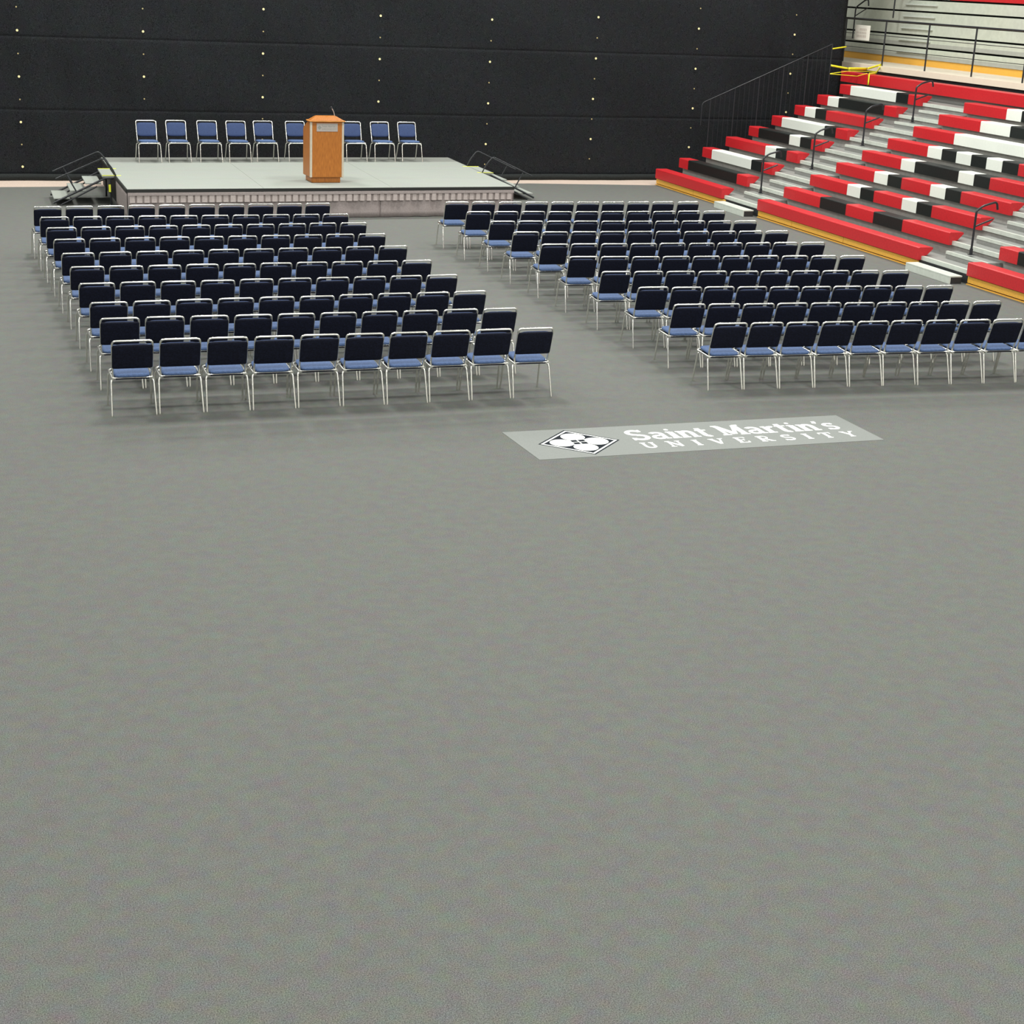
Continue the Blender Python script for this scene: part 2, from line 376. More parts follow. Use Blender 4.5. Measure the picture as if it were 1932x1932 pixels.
for i in range(9):
    z0 = 0.165+0.283*i; x0 = 0.03*i
    if i != 5:
        b = MB(); b.prism([(x0, z0), (x0+0.02, z0), (x0+0.12, z0+0.05), (x0+0.12, z0+0.195), (x0+0.008, z0+0.240), (x0, z0+0.232)], -16.5, 8.0)
        b.build('folded_bench', [M['grey_face']], t)
        b = MB(); b.box(x0-0.004, x0+0.001, -16.5, 8.0, z0+0.004, z0+0.095); b.build('lower_band', M['grey_low'], t) if i < 2 else None
    else:
        for y0, y1, mm, lb in ((-8.0, -0.20, 'grey_face', None), (-0.20, 16.5, 'red', 'red folded bench')):
            b = MB(); b.prism([(x0, z0), (x0+0.02, z0), (x0+0.12, z0+0.05), (x0+0.12, z0+0.195), (x0+0.008, z0+0.240), (x0, z0+0.232)], -y1, -y0)
            o = b.build('folded_bench', M[mm], t)
            if lb: o['label'] = lb
for i in range(5):
    z0 = 0.165+0.283*i; b = MB(); b.box(0.03*i-0.055, 0.03*i-0.001, 0.62, 2.0, z0+0.12, z0+0.155); b.build('aisle_step', M['nosing'], t, bevel=0.004)
# handrails of the folded bleachers, stowed at its front
for y, zb, h, lb in ((-3.83, 3.30, 0.78, 'black hooked handrail of the folded bleachers, beside the curtain edge'), (-2.0, 3.88, 0.75, 'black upright handrail of the folded bleachers, clear of the curtain')):
    t = thing('aisle_handrail', lb, 'handrail', local(7.15, -y, zb), TH, 'black hooked handrails of the upper bleachers')
    b = MB(); b.tube(fillet([(0, 0, 0), (0, 0, h), (0.10, -0.30, h+0.2), (0.10, -0.42, h+0.2), (0.10, -0.45, h+0.05)], 0.09), 0.019); b.build('post', M['rail'], t)
    b = MB(); b.tube([(0, 0, h-0.22), (0.1, -0.42, h+0.0)], 0.014); b.build('middle_bar', M['rail'], t)

# paper sign on the railing
t = thing('paper_sign', 'white paper notice with faded text tied to the walkway railing', 'sign', local(5.905, 1.67, 3.34), TH)
b = MB(); b.box(0.0, 0.003, -0.69, 0.0, 0.0, 0.355); b.build('sheet', M['paper'], t)
b = MB()
rr = random.Random(3)
for line, (z0, h) in enumerate(((0.225, 0.055), (0.15, 0.05), (0.065, 0.06))):
    y = 0.22 if line == 0 else 0.10
    while y < 0.52:
        ww = rr.uniform(0.020, 0.035)
        b.box(-0.002, 0.0, -y-ww, -y, z0, z0+h); y += ww+0.022
b.build('faded_text', M['paper_ink'], t)

# caution tape
def strip(mb, p, q, wd=0.075, sag=0.0, twist=0.0, n=8):
    p, q = Vector(p), Vector(q); d = (q-p).normalized()
    up0 = Vector((0, 0, 1)); up0 = up0-d*up0.dot(d)
    if up0.length < 0.3: up0 = Vector((0, 1, 0)); up0 = up0-d*up0.dot(d)
    up0.normalize(); sd = d.cross(up0); vs = []
    for i in range(n+1):
        t_ = i/n; c = p+(q-p)*t_-Vector((0, 0, sag*4*t_*(1-t_))); an = twist*t_
        u = math.cos(an)*up0+math.sin(an)*sd; vs += [c-u*wd/2, c+u*wd/2]
    mb.add(vs, [(2*i, 2*i+1, 2*i+3, 2*i+2) for i in range(n)], True)
ga, gb = (4.41, 0.15), (5.95, 0.35)
Gt = lambda z: (4.43, 0.15, z); Pp = lambda z, y=0.35: (5.93, y, z)
def tape(label, segs):
    mb = MB()
    for s_ in segs: strip(mb, *s_[:2], **(s_[2] if len(s_) > 2 else {}))
    o = mb.build('caution_tape', M['caution'], loc=P0, rz=TH); tag(o, label, 'tape', 'strands of yellow caution tape')
    s2 = o.modifiers.new('thick', 'SOLIDIFY'); s2.thickness = 0.002
tape('wide yellow tape strand stretched across the top of the stairs', [(Gt(2.78), (4.92, 0.15, 2.715), dict(wd=0.045)), ((4.92, 0.15, 2.715), (5.5, 0.25, 2.72), dict(wd=0.065, twist=0.4)), ((5.5, 0.25, 2.72), Pp(2.82), dict(wd=0.05))])
tape('yellow tape tail hanging from the railing post onto the red bench', [(Pp(2.80, 0.33), (5.56, -0.05, 2.64), dict(wd=0.065)), ((5.56, -0.05, 2.64), (5.222, -0.30, 2.625), dict(wd=0.065)), ((5.222, -0.30, 2.625), (5.20, -0.34, 2.38), dict(wd=0.065, n=3))])
tape('thin yellow tape twisted low from the guard rail end', [(Gt(2.59), (4.92, 0.15, 2.66), dict(wd=0.018)), ((4.92, 0.15, 2.66), (5.8, 0.3, 2.66), dict(wd=0.018)), (Gt(2.585), (5.15, 0.1, 2.55), dict(wd=0.016)), ((5.15, 0.1, 2.55), (5.20, -0.25, 2.64), dict(wd=0.016))])
tape('short yellow tape at the upper end of the guard rail', [(Gt(3.16), (4.82, 0.18, 3.215), dict(wd=0.03))])

# ------------------------------------------------------------------ stage
SA, SB, SCc, SD = Vector((2.509, 34.316)), Vector((10.097, 34.859)), Vector((10.023, 29.958)), Vector((2.592, 29.452))
ZS = 0.56
def S(u, v):                                            # u 0..1 left to right, v 0..1 front to back
    p = (SD*(1-u)+SCc*u)*(1-v)+(SA*(1-u)+SB*u)*v; return p
OX = Vector((6.3, 32.1))
st = thing('stage', 'low portable stage with pale grey deck and pleated skirt', 'stage', (OX.x, OX.y, 0))
def q(p, z): return (p.x-OX.x, p.y-OX.y, z)
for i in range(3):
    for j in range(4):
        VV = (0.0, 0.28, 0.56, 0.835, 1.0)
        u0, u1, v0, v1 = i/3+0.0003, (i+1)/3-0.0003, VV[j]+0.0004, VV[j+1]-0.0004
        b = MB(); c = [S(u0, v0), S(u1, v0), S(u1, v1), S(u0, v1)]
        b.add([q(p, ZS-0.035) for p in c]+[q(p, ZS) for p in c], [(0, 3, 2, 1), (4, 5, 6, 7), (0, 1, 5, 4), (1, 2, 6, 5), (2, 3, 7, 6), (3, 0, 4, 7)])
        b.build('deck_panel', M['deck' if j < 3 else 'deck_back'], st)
b = MB(); c = [S(-0.001, -0.002), S(1.001, -0.002), S(1.001, 1.002), S(-0.001, 1.002)]
for i in range(4):
    p0, p1 = c[i], c[(i+1) % 4]; d = (p1-p0).normalized(); nn = Vector((d.y, -d.x))*0.022
    vs = [q(p0, ZS-0.06), q(p1, ZS-0.06), q(p1+nn, ZS-0.06), q(p0+nn, ZS-0.06), q(p0, ZS-0.004), q(p1, ZS-0.004), q(p1+nn, ZS-0.004), q(p0+nn, ZS-0.004)]
    b.add(vs, [(0, 3, 2, 1), (4, 5, 6, 7), (0, 1, 5, 4), (1, 2, 6, 5), (2, 3, 7, 6), (3, 0, 4, 7)])
b.build('rim', M['edge'], st)
def cloth(pts, z0, z1, amp, wl, name, m, off=0.0, seed=1, jitter=0.0):
    """a hanging strip of cloth that follows pts (2D) with pleats"""
    rnd = random.Random(seed); b = MB(); vs = []; n = 0
    L = []; 
    for i in range(len(pts)-1):
        p0, p1 = pts[i], pts[i+1]; d = (p1-p0).normalized(); nn = Vector((d.y, -d.x)); ln = (p1-p0).length
        m_ = max(2, int(ln/(wl/10)))
        for k in range(m_+(i == len(pts)-2)):
            L.append((p0+(p1-p0)*k/m_, nn, k*ln/m_+i*50))
    zz = [z1, z1-(z1-z0)*0.2, (z0+z1)/2, z0+(z1-z0)*0.2, z0]; ws = [0.7, 1.0, 1.0, 1.0, 1.05]
    ph = [rnd.uniform(-jitter, jitter) for _ in range(4000)]
    for z_, w_ in zip(zz, ws):
        for p, nn, s_ in L:
            k = int(s_/wl); a_ = (amp*w_*(1.0 if (s_/wl) % 1.0 < 0.72 else 0.0)*(1+0.6*ph[(k*7+3) % 4000])) if name == 'valance' else amp*w_*(0.5+0.5*math.sin(2*PI*s_/wl+ph[k % 4000]))*(1+ph[(k*7+3) % 4000])
            pp = p+nn*(off+a_); vs.append((pp.x-OX.x, pp.y-OX.y, z_))
    N = len(L)
    b.add(vs, [(j*N+i, (j+1)*N+i, (j+1)*N+i+1, j*N+i+1) for j in range(4) for i in range(N-1)], name != 'valance')
    o = b.build(name, m, st); s2 = o.modifiers.new('thick', 'SOLIDIFY'); s2.thickness = 0.004; s2.offset = -1
    return o
cloth([S(0, 0.385), S(0, 0)], 0.008, ZS-0.06, 0.020, 0.45, 'skirt', M['skirt'], off=0.002, seed=2, jitter=0.5)
cloth([S(0, 0), S(0.6345, 0)], 0.008, ZS-0.06, 0.022, 0.55, 'skirt', M['skirt'], off=0.002, seed=3, jitter=0.5)
cloth([S(0.6353, 0), S(1.0, 0)], 0.008, ZS-0.06, 0.026, 0.40, 'skirt', M['skirt'], off=0.004, seed=4, jitter=0.6)
cloth([S(1, 0), S(1, 0.45)], 0.008, ZS-0.06, 0.020, 0.45, 'skirt', M['skirt'], off=0.002, seed=5, jitter=0.5)
cloth([S(0.004, 0), S(0.996, 0)], 0.322, ZS-0.095, 0.034, 0.130, 'valance', M['valance'], off=0.022, seed=6, jitter=0.35)
b = MB(); p0, p1 = S(0.0, 0), S(1.0, 0); d = (p1-p0).normalized(); nn = Vector((d.y, -d.x))
for o0, o1, z0, z1_ in ((0.040, 0.066, ZS-0.110, ZS-0.060),):
    vs = [q(p0+nn*o0, z0), q(p1+nn*o0, z0), q(p1+nn*o1, z0), q(p0+nn*o1, z0), q(p0+nn*o0, z1_), q(p1+nn*o0, z1_), q(p1+nn*o1, z1_), q(p0+nn*o1, z1_)]
    b.add(vs, [(0, 3, 2, 1), (4, 5, 6, 7), (0, 1, 5, 4), (1, 2, 6, 5), (2, 3, 7, 6), (3, 0, 4, 7)])
b.build('valance_band', M['skirt'], st)
for u in (0.012, 0.34, 0.66, 0.988):
    for v in (0.02, 0.5, 0.98):
        p = S(u, v); b = MB(); b.tube([q(p, 0.0), q(p, ZS-0.036)], 0.025); b.build('leg', M['rail'], st)
b = MB(); p0, p1 = S(0.003, 0.39), S(0.003, 0.99)
vs = [q(p0, 0.02), q(p1, 0.02), q(p1+Vector((0.02, 0)), 0.02), q(p0+Vector((0.02, 0)), 0.02), q(p0, ZS-0.062), q(p1, ZS-0.062), q(p1+Vector((0.02, 0)), ZS-0.062), q(p0+Vector((0.02, 0)), ZS-0.062)]
b.add(vs, [(0, 3, 2, 1), (4, 5, 6, 7), (0, 1, 5, 4), (1, 2, 6, 5), (2, 3, 7, 6), (3, 0, 4, 7)]); b.build('side_panel', M['dark'], st)

def stairs(label, ox, oy, mir):
    """local x runs down the flight away from the stage edge, y along the edge; origin at the stage edge"""
    t = thing('stage_stairs', label, 'stairs', (ox, oy, 0.0), 0.0, 'portable stairs at the stage sides')
    sx = -1 if mir else 1
    X = lambda x: sx*x
    def bx(x0, x1, y0, y1, z0, z1): 
        mb = MB(); a_, c_ = sorted((X(x0), X(x1))); mb.box(a_, c_, y0, y1, z0, z1); return mb
    W0, W1 = -0.05, 1.05
    bx(0.028, 0.25, W0, W1, ZS-0.03, ZS).build('landing', M['deck'], t)
    for i, (x0, x1, zz) in enumerate(((0.27, 0.56, 0.42), (0.545, 0.845, 0.28), (0.85, 1.15, 0.14))):
        bx(x0, x1, W0+0.02, W1-0.02, zz-0.025, zz).build('stair_tread', M['deck'], t, bevel=0.004)
    for y in (W0-0.01, W1+0.01):
        b = MB(); b.tube([(X(0.05), y, ZS-0.04), (X(0.20), y, ZS-0.05), (X(1.16), y, 0.05)], 0.020, 6); b.build('stringer', M['rail'], t)
        b = MB(); b.tube([(X(0.10), y, 0.02), (X(0.10), y, ZS-0.05)], 0.018, 6); b.build('leg', M['rail'], t)
        b = MB(); b.tube([(X(0.35), y, 0.36), (X(1.02), y, 0.015)], 0.015, 6); b.build('lower_brace', M['rail'], t)
        b = MB(); b.tube(fillet([(X(0.0), y, ZS+0.005), (X(0.07), y, ZS+0.15), (X(0.22), y, 0.89), (X(1.10), y, 0.50)], 0.06), 0.014, 6)
        b.build('stair_rail', M['rail'], t)
        b = MB(); b.tube([(X(0.72), y, 0.24), (X(0.90), y, 0.575)], 0.014, 6); b.build('rail_post', M['rail'], t)
        b = MB(); b.tube([(X(0.02), y+0.05, ZS+0.01), (X(0.16), y+0.05, ZS+0.25)], 0.010, 6); b.build('hook', M['rail'], t)
        x0, x1 = sorted((X(-0.10), X(0.25)))
        b = MB(); b.box(x0, x1, y-0.028+(0.03 if y < 0 else -0.03), y+0.028+(0.03 if y < 0 else -0.03), ZS+0.0005, ZS+0.003); b.build('yellow_edge_tape', M['yellow'], t)
    b = bx(0.10, 0.14, W0-0.040, W0-0.034, 0.26, 0.40); b.build('yellow_edge_tape', M['yellow'], t)
    return t
stairs('portable stairs with black rails on the left of the stage', 2.555, 31.40, True)
stairs('portable stairs with black rails on the right of the stage', 10.05, 32.16, False)

# ------------------------------------------------------------------ lectern
lt = thing('lectern', 'orange wooden lectern with grey name plate on the stage', 'lectern', (6.39, 30.64, ZS), 0.065)
HB = 0.325                                              # half width
b = MB(); b.box(-0.285, 0.285, -0.22, 0.24, 0.0, 0.125); b.build('plinth', M['oak'], lt, bevel=0.02)
def octo(hw, d0, d1, ch):
    return [(-hw+ch, d0), (hw-ch, d0), (hw, d0+ch), (hw, d1), (-hw, d1), (-hw, d0+ch)]
b = MB(); b.prism([(-0.265, 0.105), (0.28, 0.105), (0.28, 0.97), (0.25, 1.01), (-0.06, 1.144), (-0.265, 1.144)], -HB, HB, axis='x'); b.build('cabinet', M['oak'], lt, bevel=0.014)
for sx in (-1, 1):
    b = MB(); xa, xb = sorted((sx*(HB-0.034), sx*(HB+0.004))); b.box(xa, xb, -0.270, -0.232, 0.112, 1.138)
    b.build('corner_trim', M['trim'], lt)
b = MB(); b.box(-HB-0.022, HB+0.022, -0.30, -0.02, 1.145, 1.166); b.build('top_board', M['oak_side'], lt, bevel=0.006)
b = MB(); zc = 1.170
zc = 1.166; lo = [(-0.335, -0.285, zc), (0.335, -0.285, zc), (0.325, -0.03, zc), (-0.325, -0.03, zc)]
hi = [(-0.19, -0.17, zc+0.082), (0.19, -0.17, zc+0.082), (0.19, -0.08, zc+0.082), (-0.19, -0.08, zc+0.082)]
b.add(lo+hi, [(0, 3, 2, 1), (4, 5, 6, 7), (0, 1, 5, 4), (1, 2, 6, 5), (2, 3, 7, 6), (3, 0, 4, 7)])
b.build('raised_hood', M['oak'], lt, bevel=0.02)
b = MB(); b.prism([(-0.018, 1.136), (0.245, 1.022), (0.252, 1.036), (-0.010, 1.150)], -HB+0.03, HB-0.03, axis='x'); b.build('reading_board', M['oak_side'], lt)
pl = MB(); pl.box(-0.205, 0.205, -0.271, -0.266, 0.965, 1.115); pl = pl.build('name_plate', M['plate'], lt)
mc = MB(); mc.tube(fillet([(0.19, -0.10, 1.245), (0.17, -0.11, 1.32), (0.13, -0.12, 1.38)], 0.04), 0.008, 6)
mc = mc.build('microphone', M['mic'], lt)
b = MB(); b.tube([(0.13, -0.12, 1.38), (0.115, -0.125, 1.41)], 0.014, 8); b.build('foam_tip', M['foam'], mc)

# ------------------------------------------------------------------ lettering (slab-serif glyphs made of strokes)
def glyph(ch):
    """returns (strokes, advance); stroke = (points, width); unit = cap height"""
    T, t, sf = 0.20, 0.10, 0.09
    def arc(cx, cy, rx, ry, a0, a1, n=12):
        return [(cx+rx*math.cos(math.radians(a0+(a1-a0)*i/n)), cy+ry*math.sin(math.radians(a0+(a1-a0)*i/n))) for i in range(n+1)]
    def bar(x0, x1, y): return ([(x0, y), (x1, y)], sf)
    xh = 0.68
    if ch == 'S':
        return [(arc(0.36, 0.73, 0.25, 0.21, 20, 270, 14)[0:15]+arc(0.36, 0.27, 0.27, 0.22, 90, -160, 14), 0.155), ([(0.60, 0.78), (0.60, 1.0)], 0.07), ([(0.08, 0.0), (0.08, 0.24)], 0.07)], 0.76
    if ch == 's':
        return [(arc(0.27, 0.49, 0.17, 0.14, 20, 270, 12)+arc(0.27, 0.20, 0.18, 0.15, 90, -160, 12), 0.125), ([(0.42, 0.52), (0.42, 0.67)], 0.06), ([(0.09, 0.01), (0.09, 0.17)], 0.06)], 0.56
    if ch == 'a':
        return [(arc(0.30, 0.50, 0.19, 0.14, 150, 0, 8)+[(0.49, 0.10)], 0.15), (arc(0.28, 0.20, 0.18, 0.155, 60, 330, 12), 0.13), ([(0.30, 0.36), (0.5, 0.38)], 0.09), bar(0.46, 0.66, 0.045)], 0.68
    if ch == 'i':
        return [([(0.19, 0.04), (0.19, xh-0.04)], T), bar(0.03, 0.36, 0.045), bar(0.03, 0.22, xh-0.045), ([(0.105, 0.87), (0.255, 0.87)], 0.09), ([(0.13, 0.87), (0.23, 0.87)], 0.15)], 0.38
    if ch == 'n':
        return [([(0.17, 0.04), (0.17, xh-0.04)], T*0.9), bar(0.02, 0.32, 0.045), bar(0.02, 0.2, xh-0.045), (arc(0.37, 0.44, 0.17, 0.18, 165, 0, 9)+[(0.54, 0.04)], 0.165), bar(0.42, 0.70, 0.045)], 0.73
    if ch == 't':
        return [([(0.20, 0.86), (0.20, 0.20)]+arc(0.32, 0.17, 0.12, 0.12, 180, 300, 6), 0.17), bar(0.03, 0.44, xh-0.045)], 0.48
    if ch == 'r':
        return [([(0.17, 0.04), (0.17, xh-0.04)], T*0.9), bar(0.02, 0.36, 0.045), bar(0.02, 0.2, xh-0.045), (arc(0.38, 0.42, 0.16, 0.19, 165, 55, 7), 0.15)], 0.54
    if ch == 'M':
        return [([(0.19, 0.04), (0.19, 0.95)], 0.11), ([(0.19, 0.93), (0.53, 0.10)], T), ([(0.53, 0.10), (0.86, 0.93)], 0.12), ([(0.88, 0.04), (0.88, 0.95)], T), bar(0.03, 0.35, 0.045), bar(0.70, 1.06, 0.045), bar(0.03, 0.26, 0.955), bar(0.84, 1.06, 0.955)], 1.08
    if ch == "'":
        return [([(0.14, 0.93), (0.15, 0.85), (0.08, 0.70)], 0.13)], 0.24
    if ch == 'U':
        return [([(0.20, 0.95), (0.20, 0.32)]+arc(0.46, 0.31, 0.26, 0.24, 180, 360, 10)+[(0.72, 0.95)], 0.17), bar(0.04, 0.38, 0.95), bar(0.56, 0.86, 0.95)], 0.9
    if ch == 'N':
        return [([(0.2, 0.04), (0.2, 0.95)], 0.12), ([(0.18, 0.95), (0.76, 0.05)], 0.2), ([(0.76, 0.05), (0.76, 0.96)], 0.12), bar(0.04, 0.38, 0.05), bar(0.02, 0.3, 0.95), bar(0.6, 0.92, 0.95)], 0.95
    if ch == 'I':
        return [([(0.22, 0.04), (0.22, 0.96)], 0.22), bar(0.04, 0.40, 0.05), bar(0.04, 0.40, 0.95)], 0.44
    if ch == 'V':
        return [([(0.16, 0.95), (0.47, 0.05)], 0.21), ([(0.47, 0.05), (0.74, 0.95)], 0.12), bar(0.0, 0.34, 0.95), bar(0.58, 0.9, 0.95)], 0.9
    if ch == 'E':
        return [([(0.2, 0.04), (0.2, 0.96)], 0.2), bar(0.04, 0.7, 0.05), bar(0.04, 0.68, 0.95), bar(0.2, 0.52, 0.51), ([(0.68, 0.02), (0.68, 0.27)], 0.08), ([(0.66, 0.75), (0.66, 0.98)], 0.08), ([(0.52, 0.4), (0.52, 0.62)], 0.07)], 0.76
    if ch == 'R':
        return [([(0.2, 0.04), (0.2, 0.96)], 0.2), bar(0.04, 0.4, 0.05), ([(0.04, 0.95), (0.45, 0.95)]+arc(0.45, 0.72, 0.2, 0.22, 90, -90, 8)+[(0.2, 0.49)], 0.12), ([(0.42, 0.48), (0.72, 0.06)], 0.19), bar(0.62, 0.9, 0.05)], 0.9
    if ch == 'T':
        return [([(0.4, 0.04), (0.4, 0.96)], 0.2), bar(0.22, 0.58, 0.05), bar(0.03, 0.77, 0.95), ([(0.06, 0.72), (0.06, 0.98)], 0.08), ([(0.74, 0.72), (0.74, 0.98)], 0.08)], 0.8
    if ch == 'Y':
        return [([(0.14, 0.95), (0.43, 0.45)], 0.2), ([(0.43, 0.45), (0.72, 0.95)], 0.12), ([(0.43, 0.04), (0.43, 0.48)], 0.2), bar(0.26, 0.6, 0.05), bar(0.0, 0.32, 0.95), bar(0.58, 0.88, 0.95)], 0.88
    return [], 0.30
def ribbon(mb, pts, w_, T3):
    pts = [Vector(p) for p in pts]; L, R = [], []
    for i, p in enumerate(pts):
        a_ = pts[max(i-1, 0)]; c_ = pts[min(i+1, len(pts)-1)]; d = (c_-a_)
        d = d.normalized() if d.length > 1e-9 else Vector((1, 0)); nn = Vector((-d.y, d.x))*w_/2
        L.append(p+nn); R.append(p-nn)
    vs = [T3(p.x, p.y) for p in L]+[T3(p.x, p.y) for p in R]; n = len(pts)
    mb.add(vs, [(i, i+n, i+n+1, i+1) for i in range(n-1)])
def word(mb, txt, x0, x1, y0, cap, T3, spread=False):
    G = [glyph(c) for c in txt]; tot = sum(g[1] for g in G)
    if spread:
        sx = cap*0.95; gap = (x1-x0-tot*sx)/(len(G)-1)
    else: sx = (x1-x0)/tot; gap = 0
    x = x0
    for strokes, adv in G:
        for si, (pts, w_) in enumerate(strokes):
            m_ = mb if isinstance(mb, MB) else (mb.append(MB()) or mb[-1]) if si == 0 else mb[-1]
            ribbon(m_, [(px*sx/cap, py) for px, py in pts], w_, lambda u, v, x=x, si=si: T3(x+u*cap, y0+v*cap, 0.00025*si))
        x += adv*sx+gap

# ------------------------------------------------------------------ floor banner
F0 = Vector((5.086, 14.023)); F1 = Vector((8.963, 14.085)); F2 = Vector((8.938, 15.072)); F3 = Vector((5.022, 15.026))
ang = math.atan2(F1.y-F0.y, F1.x-F0.x)
bn = thing('floor_banner', 'pale grey floor banner reading Saint Martin\'s University with diamond emblem', 'banner', (F0.x, F0.y, 0.0), ang)
e = (F1-F0).normalized(); nn = Vector((-e.y, e.x))
b = MB(); c = [((p-F0).dot(e), (p-F0).dot(nn)) for p in (F0, F1, F2, F3)]
b.add([(x, y, 0.0) for x, y in c]+[(x, y, 0.003) for x, y in c], [(0, 3, 2, 1), (4, 5, 6, 7), (0, 1, 5, 4), (1, 2, 6, 5), (2, 3, 7, 6), (3, 0, 4, 7)])
b.build('sheet', M['banner'], bn)
LL = []
word(LL, "Saint Martin's", 1.205, 3.66, 0.465, 0.36, lambda x, y, h: (x, y, 0.0034+h*0.3))
word(LL, "UNIVERSITY", 1.21, 3.70, 0.175, 0.195, lambda x, y, h: (x, y, 0.0034+h*0.3), spread=True)
for l_ in LL: l_.build('letter', M['ink_w'], bn)
def emblem(build, cx, cy, R, T3, mats, parent):
    """diamond crest: black edge, white frame, black field, four-lobed white knot with a centre of small squares"""
    wk, ww, wg = MB(), MB(), MB()
    def dia(mb, r, h): mb.add([T3(cx+r, cy, h), T3(cx, cy+r, h), T3(cx-r, cy, h), T3(cx-r*0, cy-r, h)], [(0, 1, 2, 3)])
    dia(wk, R, 0.0); dia(ww, R*0.94, 0.0006); dia(wk, R*0.865, 0.0012)
    for k in range(4):
        an = k*PI/2; ox, oy = cx+0.42*R*math.cos(an), cy+0.42*R*math.sin(an)
        ww.add([T3(ox+0.285*R*math.cos(2*PI*i/28), oy+0.285*R*math.sin(2*PI*i/28), 0.0018+0.0002*k) for i in range(28)], [tuple(range(28))])
        for rr_ in (0.235, 0.195):
            pts = [(ox+rr_*R*math.cos(an+math.radians(i*12-110)), oy+rr_*R*math.sin(an+math.radians(i*12-110))) for i in range(19)]
            ribbon(wg, pts, 0.012*R, lambda x, y: T3(x, y, 0.0030))
    ww.add([T3(cx+0.27*R*math.cos(PI/4+k*PI/2), cy+0.27*R*math.sin(PI/4+k*PI/2), 0.0027) for k in range(4)], [(0, 1, 2, 3)])
    for k in range(4):
        an = PI/4+k*PI/2; ox, oy = cx+0.13*R*math.cos(an), cy+0.13*R*math.sin(an); h = 0.075*R
        wk.add([T3(ox-h, oy-h, 0.0032), T3(ox+h, oy-h, 0.0032), T3(ox+h, oy+h, 0.0032), T3(ox-h, oy+h, 0.0032)], [(0, 1, 2, 3)])
    # dark gussets between the lobes
    wk.build('emblem_field', mats[0], parent); ww.build('emblem_frame', mats[1], parent); wg.build('emblem_lines', mats[2], parent)
emblem(None, 0.617, 0.511, 0.447, lambda x, y, h: (x, y, 0.0033+h*0.5), (M['ink_k'], M['ink_w'], M['ink_g']), bn)
# small print on the lectern plate (same crest and name, grey on grey)
T3 = lambda x, y, h=0.0: (x, -0.2712-h, y)
b = MB(); word(b, "Saint Martin's", -0.105, 0.185, 1.045, 0.040, lambda x, y, h: T3(x, y, 0.0002+h*0.3))
word(b, "UNIVERSITY", -0.10, 0.18, 0.995, 0.028, lambda x, y, h: T3(x, y, 0.0002+h*0.3), spread=True)
cx, cy, R = -0.150, 1.038, 0.042
b.add([T3(cx-R, cy, 0.0002), T3(cx, cy-R, 0.0002), T3(cx+R, cy, 0.0002), T3(cx, cy+R, 0.0002)], [(0, 1, 2, 3)])
b.build('plate_lettering', M['plate_ink'], pl)

# ------------------------------------------------------------------ chairs
def rbox(hx, hy, hz, ex=6):
    """soft rounded cushion block centred on the origin"""
    vs = []; nu, nv = 36, 10
    def sp(c_, p_): return math.copysign(abs(c_)**p_, c_)
    for j in range(nv+1):
        ph = -PI/2+PI*j/nv
        for i in range(nu):
            th = 2*PI*i/nu
            vs.append((hx*sp(math.cos(th), 2/ex)*sp(math.cos(ph), 2/4), hy*sp(math.sin(th), 2/ex)*sp(math.cos(ph), 2/4), hz*sp(math.sin(ph), 2/3)))
    fs = [(j*nu+i, j*nu+(i+1) % nu, (j+1)*nu+(i+1) % nu, (j+1)*nu+i) for j in range(nv) for i in range(nu)]
    return vs, fs
def make_chair(SP):
    t = thing('stacking_chair', 'x', 'chair')
    vs, fs = rbox(0.184, 0.192, 0.026)
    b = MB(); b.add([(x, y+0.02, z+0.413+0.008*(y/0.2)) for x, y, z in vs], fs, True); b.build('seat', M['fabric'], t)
    b = MB(); b.box(-0.17, 0.17, -0.15, 0.19, 0.368, 0.381); b.build('seat_pan', M['shell'], t)
    b = MB()
    path = fillet([(-0.203, -0.175, 0.382), (-0.208, 0.215, 0.390), (0.208, 0.215, 0.390), (0.203, -0.175, 0.382)], 0.05, 5)
    b.tube(path, 0.0115, 8)
    b.tube([(-0.203, -0.14, 0.383), (0.203, -0.14, 0.383)], 0.009, 6)
    b.build('seat_frame', M['chrome'], t)
    b = MB()
    def by(z): return -0.130-0.122*max(0.0, (z-0.42))/0.374
    path = fillet([(-0.192, by(0.40), 0.380), (-0.196, by(0.43), 0.43), (-0.200, by(0.62), 0.62), (-0.203, by(0.794), 0.794), (0.203, by(0.794), 0.794), (0.200, by(0.62), 0.62), (0.196, by(0.43), 0.43), (0.192, by(0.40), 0.380)], 0.045, 6)
    b.tube(path, 0.0115, 8); b.build('back_frame', M['chrome'], t)
    ang_ = math.atan(0.122/0.374)
    def tilt(x, y, z, zc_): return (x, y*math.cos(ang_)+by(zc_)-(z)*math.sin(ang_), z*math.cos(ang_)+zc_+y*math.sin(ang_))
    vs, fs = rbox(0.139, 0.188, 0.020)
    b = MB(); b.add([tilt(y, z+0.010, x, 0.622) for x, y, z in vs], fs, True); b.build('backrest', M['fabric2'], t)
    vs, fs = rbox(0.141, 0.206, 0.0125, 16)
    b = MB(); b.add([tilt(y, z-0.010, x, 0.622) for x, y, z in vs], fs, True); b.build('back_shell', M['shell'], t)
    for sx in (-1, 1):
        b = MB(); b.tube(fillet([(sx*0.17, 0.15, 0.375), (sx*(SP-0.008), 0.160, 0.362), (sx*SP, 0.235, 0.012)], 0.03, 4)+[(sx*(SP+0.0002), 0.236, 0.0)], 0.0105, 8); b.build('leg', M['chrome'], t)
        b = MB(); b.tube(fillet([(sx*0.165, -0.10, 0.373), (sx*(SP-0.010), -0.125, 0.356), (sx*SP, -0.232, 0.012)], 0.03, 4)+[(sx*(SP+0.0002), -0.233, 0.0)], 0.0105, 8); b.build('leg', M['chrome'], t)
    return t
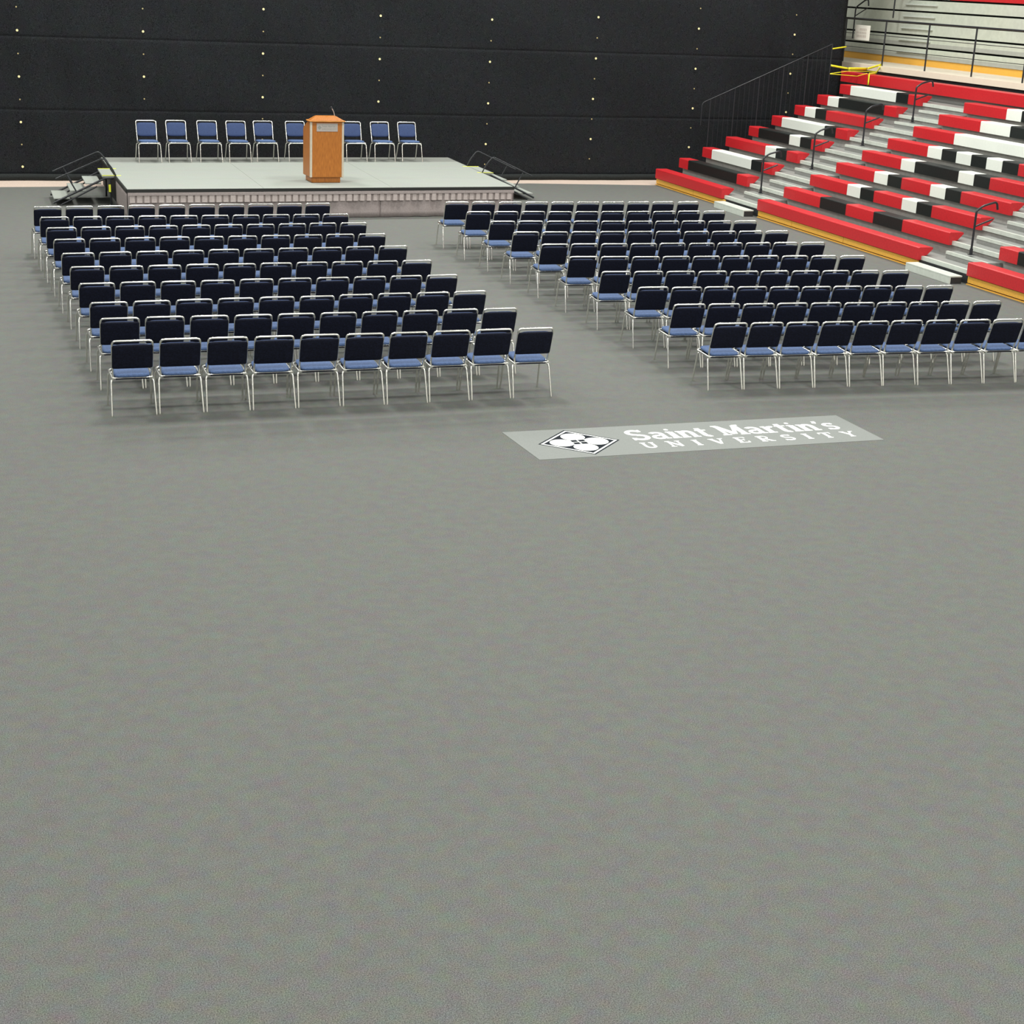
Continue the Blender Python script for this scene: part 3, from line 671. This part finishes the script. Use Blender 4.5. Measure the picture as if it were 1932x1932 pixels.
protos = {'left': [make_chair(0.225), True], 'right': [make_chair(0.2145), True]}
TOP = 0.252                                             # how far the top bar lies behind the chair's origin
def place(x, y, z, rz, label, group):
    pr = protos['right' if 'right block' in group else 'left']
    if pr[1]: o = pr[0]; pr[1] = False
    else: o = copy_tree(pr[0])
    o.location = (x, y, z); o.rotation_euler = (0, 0, rz); o['label'] = label; o['group'] = group; o['category'] = 'chair'
LB = [((1.427, 16.236), (5.797, 16.312)), ((1.402, 17.342), (5.732, 17.393)), ((1.35, 18.202), (5.677, 18.447)), ((1.308, 19.355), (5.63, 19.548)), ((1.273, 20.441), (5.583, 20.625)),
      ((1.222, 21.448), (5.542, 21.783)), ((1.18, 22.578), (5.493, 22.862)), ((1.132, 23.575), (5.453, 23.929)), ((1.09, 24.576), (5.375, 24.804)), ((1.038, 25.647), (5.33, 26.007))]
RB = [((8.18, 16.299), (12.25, 16.11)), ((8.153, 17.391), (12.222, 17.193)), ((8.14, 18.483), (12.192, 18.238)), ((8.071, 19.597), (12.197, 19.359)), ((8.037, 20.748), (12.193, 20.559)),
      ((7.978, 21.813), (12.183, 21.753)), ((7.918, 22.932), (12.137, 22.862)), ((7.889, 23.999), (12.094, 23.92)), ((7.809, 25.025), (12.04, 25.02)), ((7.766, 26.157), (12.051, 26.152))]
rj = random.Random(11)
for blk, rows in (('left', LB), ('right', RB)):
    for i, (p0, p1) in enumerate(rows):
        rz = math.atan2(p1[1]-p0[1], p1[0]-p0[0])*0.6
        for j in range(10):
            u = j/9; x = p0[0]+(p1[0]-p0[0])*u; y = p0[1]+(p1[1]-p0[1])*u
            bow = 0.02*math.sin(u*PI*2+i) if 0 < j < 9 else 0
            y += rj.uniform(-0.012, 0.012)+bow*0.3; r_ = rz+rj.uniform(-0.006, 0.006)
            rown = 'front-most' if False else ('nearest row' if i == 0 else ('farthest row, by the stage' if i == 9 else '%s-nearest row' % ORD[i]))
            side = ('%s from left' % ORD[j]) if j < 5 else ('%s from right' % ORD[9-j])
            place(x-TOP*math.sin(-r_)*-1*0-0.0, y+TOP, 0.0, r_, 'blue chrome-framed chair, %s, %s, %s block' % (side, rown, blk), '%s block of audience chairs' % blk)
SG = [(3.406, 33.875), (4.014, 33.973), (4.654, 34.02), (5.254, 34.059), (5.841, 34.154), (6.523, 34.263), (7.767, 34.582), (8.395, 34.444), (9.01, 34.482)]
for j, (x, y) in enumerate(SG):
    y = min(y, 33.90+0.0715*(x-3.406)+0.08)-TOP
    lbl = ('%s from left' % ORD[j]) if j < 6 else ['half hidden just right of the lectern', 'second from right', 'rightmost'][j-6]
    place(x, y, ZS+0.0012, PI+0.05+rj.uniform(-0.02, 0.02), 'blue chrome-framed chair facing the audience on stage, %s' % lbl, 'row of chairs on the stage')
